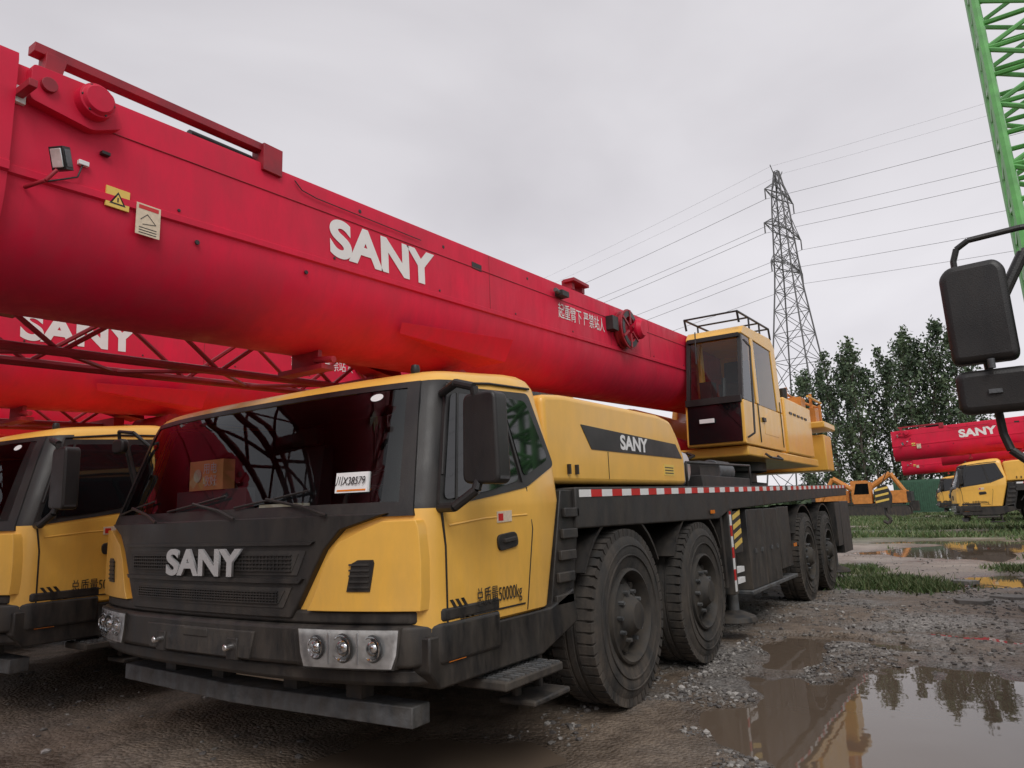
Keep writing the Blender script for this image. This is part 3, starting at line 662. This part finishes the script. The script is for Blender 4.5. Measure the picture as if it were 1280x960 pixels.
# ------------------------------------------------------------------ cranes behind the viewer (seen only as reflections)
B=empty('lattice_boom_crane')
mb=MB(); lattice(mb,(-3,-11,1.5),(-9,-13,15),1.3,1.3,16,BLKM,.09,.045,side=Vector((0,1,0))); lattice(mb,(1.5,-13,1.5),(-1,-14,17),1.3,1.3,16,REDD,.09,.045,side=Vector((1,0,0)))
mb.box((-5,3.5),(-15.5,-11),(.9,2.6),ORGP); mb.box((-5,-3),(-15,-11.5),(0,.9),BLKM); mb.box((1.5,3.5),(-15,-11.5),(0,.9),BLKM)
mb.build('crane_body',B)

# ------------------------------------------------------------------ pylon and wires
Py=empty('transmission_pylon',(-16.9,100,0)); base=Vector((-16.9,100,0))
ld=Vector((-.967,.253,0)).normalized(); pd=Vector((.253,.967,0)).normalized()
def hw(z):
    return np.interp(z,[0,19,33,46,50],[4.6,2.6,1.35,.8,.25])
mb=MB()
zs=[0,6,11.5,16.5,21,25,28.5,31.5,34,36.5,39,41.5,44,46.5,50]
def cor(z):
    w=hw(z); return [ld*(a*w)+pd*(b*w)+Vector((0,0,z)) for a,b in ((1,1),(1,-1),(-1,-1),(-1,1))]
for za,zb in zip(zs[:-1],zs[1:]):
    A=cor(za);Bc=cor(zb)
    for i in range(4):
        j=(i+1)%4
        mb.cyl(A[i],Bc[i],.12,PYL,5); mb.cyl(A[i],Bc[j],.055,PYL,4); mb.cyl(A[j],Bc[i],.055,PYL,4); mb.cyl(Bc[i],Bc[j],.055,PYL,4)
arms=[(35,4.6),(40.5,5.4),(46,4.2)]
for z,l in arms:
    for sg in (1,-1):
        tip=pd*(sg*l)+Vector((0,0,z))
        for c in cor(z)+cor(z+2.2): 
            mb.cyl(c,tip,.06,PYL,4)
        mb.cyl(tip,tip-Vector((0,0,1.6)),.10,PYL,5)
for sg in (1,-1):
    tip=ld*0+pd*(sg*1.8)+Vector((0,0,50.5)); mb.cyl(Vector((0,0,48)),tip,.08,PYL,4)
mb.build('lattice_tower',Py)
Wi=empty('power_lines'); mb=MB()
def wire(a,b,sag,r=.035,n=24):
    pts=[a.lerp(b,t/n)-Vector((0,0,sag*4*(t/n)*(1-t/n))) for t in range(n+1)]
    mb.path(pts,r,WIRE,4)
for z,l in arms+[(51.8,1.8)]:
    for sg in (1,-1):
        t=base+pd*(sg*l)+Vector((0,0,z-1.6)); r=.03 if z<50 else .012
        wire(t,t+ld*250,6,r); wire(t,t-ld*250+Vector((0,0,-4)),7,r*.85)
mb.build('cables',Wi)

# ------------------------------------------------------------------ trees
LEAF=[]
for i,c in enumerate([(.050,.082,.045),(.072,.112,.056),(.10,.145,.075)]):
    m=bpy.data.materials.new('leaf_%d'%i); m.use_nodes=True; b=m.node_tree.nodes['Principled BSDF']; b.inputs['Base Color'].default_value=(*c,1); b.inputs['Roughness'].default_value=.7
    LEAF.append(m)
def leafmesh(name,P,size,mats,parent=None,mi=None):
    n=len(P); a=rng.normal(size=(n,3)); a/=np.linalg.norm(a,axis=1)[:,None]; b=np.cross(a,rng.normal(size=(n,3))); b/=np.linalg.norm(b,axis=1)[:,None]
    s=size*rng.uniform(.6,1.4,(n,1)); V=np.stack([P-a*s,P-b*s*.55,P+a*s,P+b*s*.55],1).reshape(-1,3)
    me=bpy.data.meshes.new(name); me.from_pydata(V.tolist(),[],np.arange(4*n).reshape(-1,4).tolist())
    for m in mats: me.materials.append(m)
    me.polygons.foreach_set('material_index',(mi if mi is not None else rng.integers(0,len(mats),n)).astype(int).tolist())
    o=bpy.data.objects.new(name,me); COL.objects.link(o)
    if parent:o.parent=parent
    return o
def poplar(seed):
    r=np.random.default_rng(seed); H=15.5
    mb=MB(); pts=[Vector((0,0,0))]
    for i in range(1,9): pts.append(Vector((r.normal()*.15,r.normal()*.15,H*i/8.3)))
    for i in range(8): mb.cyl(pts[i],pts[i+1],.17*(1-i/8.6),BARK,7,.17*(1-(i+1)/8.6))
    P=[];I=[]
    nb=40
    for k in range(nb):
        t=.14+.84*(k/nb)+r.normal()*.01; z=H*t; i=min(7,int(t*8.3)); p=pts[i].lerp(pts[i+1],t*8.3-i)
        L=(1.35*math.sin(min(1,(t-.05)*1.15)*math.pi)**.6+.22)*r.uniform(.4,1.25); a=k*2.4+r.normal()*.4
        q=p+Vector((math.cos(a)*L,math.sin(a)*L,L*r.uniform(.7,1.8))); mb.cyl(p,q,.04,BARK,4,.015)
        nl=int(r.uniform(28,85)); tt=r.uniform(.3,1.08,nl); c=np.array(p)[None]*(1-tt[:,None])+np.array(q)[None]*tt[:,None]
        P.append(c+r.normal(size=(nl,3))*[.24,.24,.32]); I.append(np.clip(np.full(nl,r.integers(0,3))+r.integers(-1,2,nl),0,2))
    return mb,np.concatenate(P),np.concatenate(I)
tm=[poplar(sd) for sd in (3,11,23,40)]
data=[]
spots=[(-8.7,68,14.0),(-7.8,65,15.0),(-6.6,67,14.2),(-5.5,64,15.6),(-4.6,66,13.2),(-3.6,68,15.2),(-2.6,65,13.6),(-1.5,66,16.2),(-.5,68,15.6),(.4,66,14.6),(1.3,67,16.8),(2.2,65,15.6),(3.0,67,12.4),(-9.8,66,13.8),(-11,70,14),(-7.1,74,16.0),(-2.0,75,16.6)]
for k,(x,y,h) in enumerate(spots):
    e=empty('poplar_tree' if k==0 else 'poplar_tree.%03d'%k,(x,y,0),k*1.3,1); s=h/15.5; e.scale=(s*.92,s*.92,s)
    v=k%4
    if k<4:
        a=tm[v][0].build('trunk',e); b=leafmesh('crown',tm[v][1],.17,LEAF,e,tm[v][2]); data.append((a.data,b.data))
    else:
        for nm,d in zip(('trunk','crown'),data[v]):
            o=bpy.data.objects.new(nm,d); COL.objects.link(o); o.parent=e
n=42000; th=rng.uniform(0,1,n); X=-100+th*230; Yh=95+rng.normal(size=n)*4; hh=3.0+1.4*np.sin(X*.13)+1.1*np.sin(X*.41+1)+.7*np.sin(X*1.1)
P=np.stack([X,Yh,rng.uniform(0,1,n)**.8*hh],1); leafmesh('tree_belt',P,.5,LEAF)
n=20000; X=-60+rng.uniform(0,1,n)*120; P=np.stack([X,-45+rng.normal(size=n)*3,rng.uniform(0,1,n)**.8*(7+2*np.sin(X*.2)+1.5*np.sin(X*.7))],1); leafmesh('unseen_tree_belt',P,.8,LEAF)  # unseen tree row behind the camera, added to darken reflections

# ------------------------------------------------------------------ ground
tabs={}
def vn(x,y,s,seed):
    if seed not in tabs: tabs[seed]=np.random.default_rng(seed).uniform(-1,1,(256,256))
    t=tabs[seed]; u=x/s;v=y/s; i=np.floor(u).astype(int);j=np.floor(v).astype(int);fu=u-i;fv=v-j; fu=fu*fu*(3-2*fu);fv=fv*fv*(3-2*fv)
    g=lambda a,b:t[a%256,b%256]
    return (g(i,j)*(1-fu)+g(i+1,j)*fu)*(1-fv)+(g(i,j+1)*(1-fu)+g(i+1,j+1)*fu)*fv
PUD=[(2.95,.35,1.05,1.55),(3.6,-1.2,.9,1.0),(.9,-1.9,.75,1.1),(0.0,-2.9,1.6,.6),(2.2,2.9,.9,.18),(3.2,3.6,1.0,.2),(1.75,2.3,.25,.5),(3.4,8.6,.9,1.1),(2.6,15.5,1.8,3.0),(1.6,20,1.5,1.2),(3.8,19,1.5,1.5),(1.0,11.4,.35,.8),(-1.9,-3.2,1.2,.5)]
def gh(x,y):
    z=.024*vn(x,y,1.7,1)+.014*vn(x,y,.55,2)+.007*vn(x,y,.17,3)
    wx=x+.22*vn(x,y,.6,5)+.07*vn(x,y,.2,6); wy=y+.3*vn(x,y,.7,7)+.07*vn(x,y,.2,8)
    for cx,cy,rx,ry in PUD:
        d=np.sqrt(((wx-cx)/rx)**2+((wy-cy)/ry)**2); z=z-.09*np.clip(1.35-d,0,.8)
    return z*np.clip(1.6-np.hypot(x,y)/80,0,1)
def axis(lo,hi,st,far):
    a=list(np.arange(lo,hi+st/2,st)); s=st;p=a[-1]
    while p<far: s*=1.14;p+=s;a.append(p)
    s=st;p=a[0];b=[]
    while p>-far: s*=1.14;p-=s;b.append(p)
    return np.array(b[::-1]+a)
ax_=axis(-4,5.5,.04,2500); ay=axis(-4.5,9,.04,2500)
XX,YY=np.meshgrid(ax_,ay); ZZ=gh(XX,YY); nx=len(ax_);ny=len(ay)
V=np.stack([XX.ravel(),YY.ravel(),ZZ.ravel()],1); I=np.arange(nx*ny).reshape(ny,nx)
F=np.stack([I[:-1,:-1],I[:-1,1:],I[1:,1:],I[1:,:-1]],-1).reshape(-1,4)
me=bpy.data.meshes.new('ground'); me.from_pydata(V.tolist(),[],F.tolist()); me.polygons.foreach_set('use_smooth',[True]*len(me.polygons))
gr=bpy.data.objects.new('ground',me); COL.objects.link(gr)
m=bpy.data.materials.new('wet_gravel'); m.use_nodes=True; nt=m.node_tree;N=nt.nodes;L=nt.links;b=N['Principled BSDF']
geo=N.new('ShaderNodeNewGeometry'); sp=N.new('ShaderNodeSeparateXYZ'); L.new(geo.outputs['Position'],sp.inputs[0])
def noise(sc,det=6,ro=.6):
    n=N.new('ShaderNodeTexNoise'); n.inputs['Scale'].default_value=sc;n.inputs['Detail'].default_value=det;n.inputs['Roughness'].default_value=ro; L.new(geo.outputs['Position'],n.inputs['Vector']); return n
def ramp(src,a,bv,c0=0,c1=1):
    r=N.new('ShaderNodeMapRange'); r.inputs['From Min'].default_value=a;r.inputs['From Max'].default_value=bv;r.inputs['To Min'].default_value=c0;r.inputs['To Max'].default_value=c1; L.new(src,r.inputs['Value']); return r.outputs[0]
def mixc(f,a,bb,blend='MIX'):
    x=N.new('ShaderNodeMix'); x.data_type='RGBA'; x.blend_type=blend
    if isinstance(f,float): x.inputs[0].default_value=f
    else: L.new(f,x.inputs[0])
    for s,v in ((6,a),(7,bb)):
        if isinstance(v,tuple): x.inputs[s].default_value=(*v,1)
        else: L.new(v,x.inputs[s])
    return x.outputs[2]
vo=N.new('ShaderNodeTexVoronoi'); vo.inputs['Scale'].default_value=42; L.new(geo.outputs['Position'],vo.inputs['Vector'])
vs=N.new('ShaderNodeSeparateColor'); L.new(vo.outputs['Color'],vs.inputs[0])
stone=mixc(vs.outputs[0],(.10,.092,.085),(.38,.355,.33))
n1=noise(.9); n2=noise(7)
mud=mixc(ramp(n2.outputs['Fac'],.35,.65),(.125,.092,.067),(.26,.20,.15))
c=mixc(ramp(n1.outputs['Fac'],.42,.56),stone,mud)
near=ramp(sp.outputs['Y'],-.6,.8,.8,0); c=mixc(near,c,mud)
far=ramp(sp.outputs['Y'],6,12); c=mixc(far,c,mixc(ramp(n1.outputs['Fac'],.4,.6),(.24,.19,.155),(.38,.32,.27)))
ng=noise(.16,5); gy=ramp(sp.outputs['Y'],17,24); mm=N.new('ShaderNodeMath');mm.operation='MULTIPLY'; L.new(ramp(ng.outputs['Fac'],.42,.50),mm.inputs[0]); L.new(gy,mm.inputs[1])
c=mixc(mm.outputs[0],c,(.08,.12,.04))
wet=ramp(sp.outputs['Z'],-.042,-.006,1,0)
c=mixc(wet,c,mixc(.45,c,(.03,.021,.014)))
L.new(c,b.inputs['Base Color']); L.new(ramp(wet,0,1,.6,.2),b.inputs['Roughness'])
ad=N.new('ShaderNodeMath');ad.operation='MULTIPLY_ADD'; L.new(vo.outputs['Distance'],ad.inputs[0]); ad.inputs[1].default_value=-1.0; n5=noise(25,8,.7); L.new(n5.outputs['Fac'],ad.inputs[2])
bm_=N.new('ShaderNodeBump'); bm_.inputs['Strength'].default_value=.8;bm_.inputs['Distance'].default_value=.02; L.new(ad.outputs[0],bm_.inputs['Height']); L.new(bm_.outputs[0],b.inputs['Normal'])
me.materials.append(m)
wm=bpy.data.materials.new('puddle_water'); wm.use_nodes=True; nt2=wm.node_tree; b=nt2.nodes['Principled BSDF']; b.inputs['Base Color'].default_value=(.14,.105,.078,1); b.inputs['Roughness'].default_value=.02; b.inputs['IOR'].default_value=1.36
nn=nt2.nodes.new('ShaderNodeTexNoise'); nn.inputs['Scale'].default_value=4; tcg=nt2.nodes.new('ShaderNodeNewGeometry'); nt2.links.new(tcg.outputs['Position'],nn.inputs['Vector']); bb=nt2.nodes.new('ShaderNodeBump'); bb.inputs['Strength'].default_value=.05; bb.inputs['Distance'].default_value=.02; nt2.links.new(nn.outputs['Fac'],bb.inputs['Height']); nt2.links.new(bb.outputs[0],b.inputs['Normal'])
mb=MB(); mb.add([(-14,-8,-.042),(16,-8,-.042),(16,30,-.042),(-14,30,-.042)],[(0,1,2,3)],wm); mb.build('puddle',recalc=False)
bmx=bmesh.new(); bmesh.ops.create_icosphere(bmx,subdivisions=1,radius=1); iv=np.array([v.co[:] for v in bmx.verts]); jf=np.array([[v.index for v in f.verts] for f in bmx.faces]); bmx.free()
X=np.concatenate([rng.uniform(.9,5.2,12000),rng.uniform(-4,6,4000),rng.uniform(1.3,2.6,5000)]); Y=np.concatenate([-2+11*rng.uniform(0,1,12000)**1.2,rng.uniform(-4,14,4000),rng.uniform(-1.4,2.6,5000)])
Z=gh(X,Y); dens=vn(X,Y,.9,21)+vn(X,Y,.3,22)*.6; ok=(Z>-.04)&(dens>-.5); X,Y,Z=X[ok],Y[ok],Z[ok]; n=len(X)
s=.005+.017*rng.uniform(0,1,n)**2.5; sc=s[:,None]*rng.uniform(.6,1.4,(n,3)); sc[:,2]*=.6
ang=rng.uniform(0,6.28,n); pts=iv[None]*(1+.2*rng.normal(size=(n,12,1)))*sc[:,None]
ca,sa=np.cos(ang)[:,None],np.sin(ang)[:,None]; px=pts[...,0]*ca-pts[...,1]*sa; py=pts[...,0]*sa+pts[...,1]*ca
V=np.stack([px+X[:,None],py+Y[:,None],pts[...,2]+Z[:,None]+s[:,None]*.25],-1).reshape(-1,3); F=(jf[None]+12*np.arange(n)[:,None,None]).reshape(-1,3)
me=bpy.data.meshes.new('gravel'); me.from_pydata(V.tolist(),[],F.tolist())
for k,cc in enumerate([(.11,.10,.095),(.21,.195,.18),(.38,.36,.34)]): me.materials.append(mat('stone_%d'%k,cc,.6,noise=.3,ns=30))
me.polygons.foreach_set('material_index',np.repeat(rng.choice([0,1,2],n,p=[.45,.4,.15]),20).tolist())
COL.objects.link(bpy.data.objects.new('gravel',me))
mb=MB(); sl=mat('broken_concrete',(.24,.23,.22),.8,noise=.3,bump=.4)
for x,y,a,w in ((3.05,5.7,.3,.22),(3.5,6.2,1.0,.28),(3.75,5.2,.1,.35),(3.95,7.2,.7,.3),(2.9,8.0,.2,.2)):
    P=[(x+w*math.cos(a+t)*k,y+w*math.sin(a+t)*k*.7) for t,k in ((0,1),(1.1,.9),(2.3,1.05),(3.5,.8),(4.9,1))]; mb.prism(P,2,-.01,.045,sl)
mb.build('concrete_slab',bevel=.006)
GR=[];
for i,cc in enumerate([(.06,.105,.03),(.10,.16,.05),(.16,.18,.08)]):
    gm=bpy.data.materials.new('grass_%d'%i); gm.use_nodes=True; q=gm.node_tree.nodes['Principled BSDF']; q.inputs['Base Color'].default_value=(*cc,1); q.inputs['Roughness'].default_value=.6; GR.append(gm)
def blades(X,Y,h):
    n=len(X); Z=gh(X,Y); a=rng.uniform(0,6.28,n); w=.004+.006*rng.uniform(0,1,n); w=w*(1+np.maximum(0,Y)/9); H=h*rng.uniform(.3,1.3,n); lx=rng.normal(size=n)*H*.5; ly=rng.normal(size=n)*H*.5
    return np.stack([np.stack([X-np.cos(a)*w,Y-np.sin(a)*w,Z],-1),np.stack([X+np.cos(a)*w,Y+np.sin(a)*w,Z],-1),np.stack([X+lx,Y+ly,Z+H],-1)],1)
parts=[]
for cx,cy,rx,ry,n,h in [(2.0,7.6,.7,.8,4600,.11),(2.5,7.0,.3,.4,1500,.09),(1.2,9.8,.4,.6,1600,.10),(3.6,10.5,.4,.5,900,.09)]:
    parts.append(blades(cx+rng.normal(size=n)*rx*.5,cy+rng.normal(size=n)*ry*.5,h))
n=45000; X=rng.uniform(-9,9,n);Y=22+rng.uniform(0,1,n)**1.3*40; k=vn(X,Y,3,31)+.5*vn(X,Y,1,32)>-.2; parts.append(blades(X[k],Y[k],.18))
n=9000; X=rng.uniform(-2,6,n);Y=rng.uniform(13,22,n); k=(vn(X,Y,1.5,33)>.2)&(gh(X,Y)>-.03); parts.append(blades(X[k],Y[k],.10))
V=np.concatenate(parts); n=len(V)
me=bpy.data.meshes.new('grass'); me.from_pydata(V.reshape(-1,3).tolist(),[],np.arange(3*n).reshape(-1,3).tolist())
for g in GR: me.materials.append(g)
me.polygons.foreach_set('material_index',rng.integers(0,3,n).tolist()); COL.objects.link(bpy.data.objects.new('grass',me))

# ------------------------------------------------------------------ sky and light
w=bpy.data.worlds.new('World'); S.world=w; w.use_nodes=True; nt=w.node_tree; N=nt.nodes; L=nt.links
bg=N['Background']; sky=N.new('ShaderNodeTexSky'); sky.sky_type='NISHITA'; sky.sun_disc=False
el,az=math.radians(44),math.radians(140)
sky.sun_elevation=el; sky.sun_rotation=az
tc=N.new('ShaderNodeTexCoord'); mp=N.new('ShaderNodeMapping'); mp.inputs['Scale'].default_value=(1,1,2.2); mp.inputs['Rotation'].default_value=(0,0,.6); L.new(tc.outputs['Generated'],mp.inputs[0])
n1=N.new('ShaderNodeTexNoise'); n1.inputs['Scale'].default_value=1.6; n1.inputs['Detail'].default_value=5; n1.inputs['Roughness'].default_value=.45; n1.inputs['Distortion'].default_value=.3; L.new(mp.outputs[0],n1.inputs['Vector'])
cr=N.new('ShaderNodeValToRGB'); e=cr.color_ramp.elements; e[0].position=.30; e[0].color=(.74,.71,.75,1); e[1].position=.68; e[1].color=(1.08,1.05,1.09,1); L.new(n1.outputs['Fac'],cr.inputs[0])
b1=N.new('ShaderNodeVectorMath'); b1.operation='SCALE'; b1.inputs['Scale'].default_value=.07; L.new(sky.outputs[0],b1.inputs[0])
mx=N.new('ShaderNodeMix'); mx.data_type='RGBA'; mx.inputs[0].default_value=.9; L.new(b1.outputs[0],mx.inputs[6]); L.new(cr.outputs[0],mx.inputs[7])
# overcast skies are darker overhead in this photograph and paler towards the horizon
s2=N.new('ShaderNodeSeparateXYZ'); L.new(tc.outputs['Generated'],s2.inputs[0]); hr=N.new('ShaderNodeMapRange'); hr.inputs['From Min'].default_value=.0; hr.inputs['From Max'].default_value=.6; hr.inputs['To Min'].default_value=.98; hr.inputs['To Max'].default_value=.80; L.new(s2.outputs['Z'],hr.inputs['Value'])
hs=N.new('ShaderNodeVectorMath'); hs.operation='SCALE'; L.new(mx.outputs[2],hs.inputs[0]); L.new(hr.outputs[0],hs.inputs['Scale'])
L.new(hs.outputs[0],bg.inputs['Color']); bg.inputs['Strength'].default_value=1.0
sun=bpy.data.lights.new('sun','SUN'); sun.energy=1.5; sun.angle=math.radians(30); sun.color=(1,.97,.92); so=bpy.data.objects.new('sun',sun); COL.objects.link(so)
sd=Vector((math.sin(az)*math.cos(el),math.cos(az)*math.cos(el),math.sin(el))); so.rotation_euler=sd.to_track_quat('Z','Y').to_euler(); so.location=sd*30

# ------------------------------------------------------------------ camera
p=[3.3880,-4.4358,1.2318,0.5833,0.1813,-0.0370,884.04]
yaw,pit,rol=p[3:6]
Fv=Vector((-math.sin(yaw)*math.cos(pit),math.cos(yaw)*math.cos(pit),math.sin(pit))); R0=Vector((math.cos(yaw),math.sin(yaw),0)); U0=R0.cross(Fv)
Rv=R0*math.cos(rol)+U0*math.sin(rol); Uv=-R0*math.sin(rol)+U0*math.cos(rol)
cam=bpy.data.cameras.new('camera'); co=bpy.data.objects.new('camera',cam); COL.objects.link(co)
M=Matrix((Rv,Uv,-Fv)).transposed().to_4x4(); M.translation=Vector(p[:3]); co.matrix_world=M
cam.sensor_width=36; cam.lens=36*p[6]/1280; cam.clip_end=6000; cam.clip_start=.05; S.camera=co
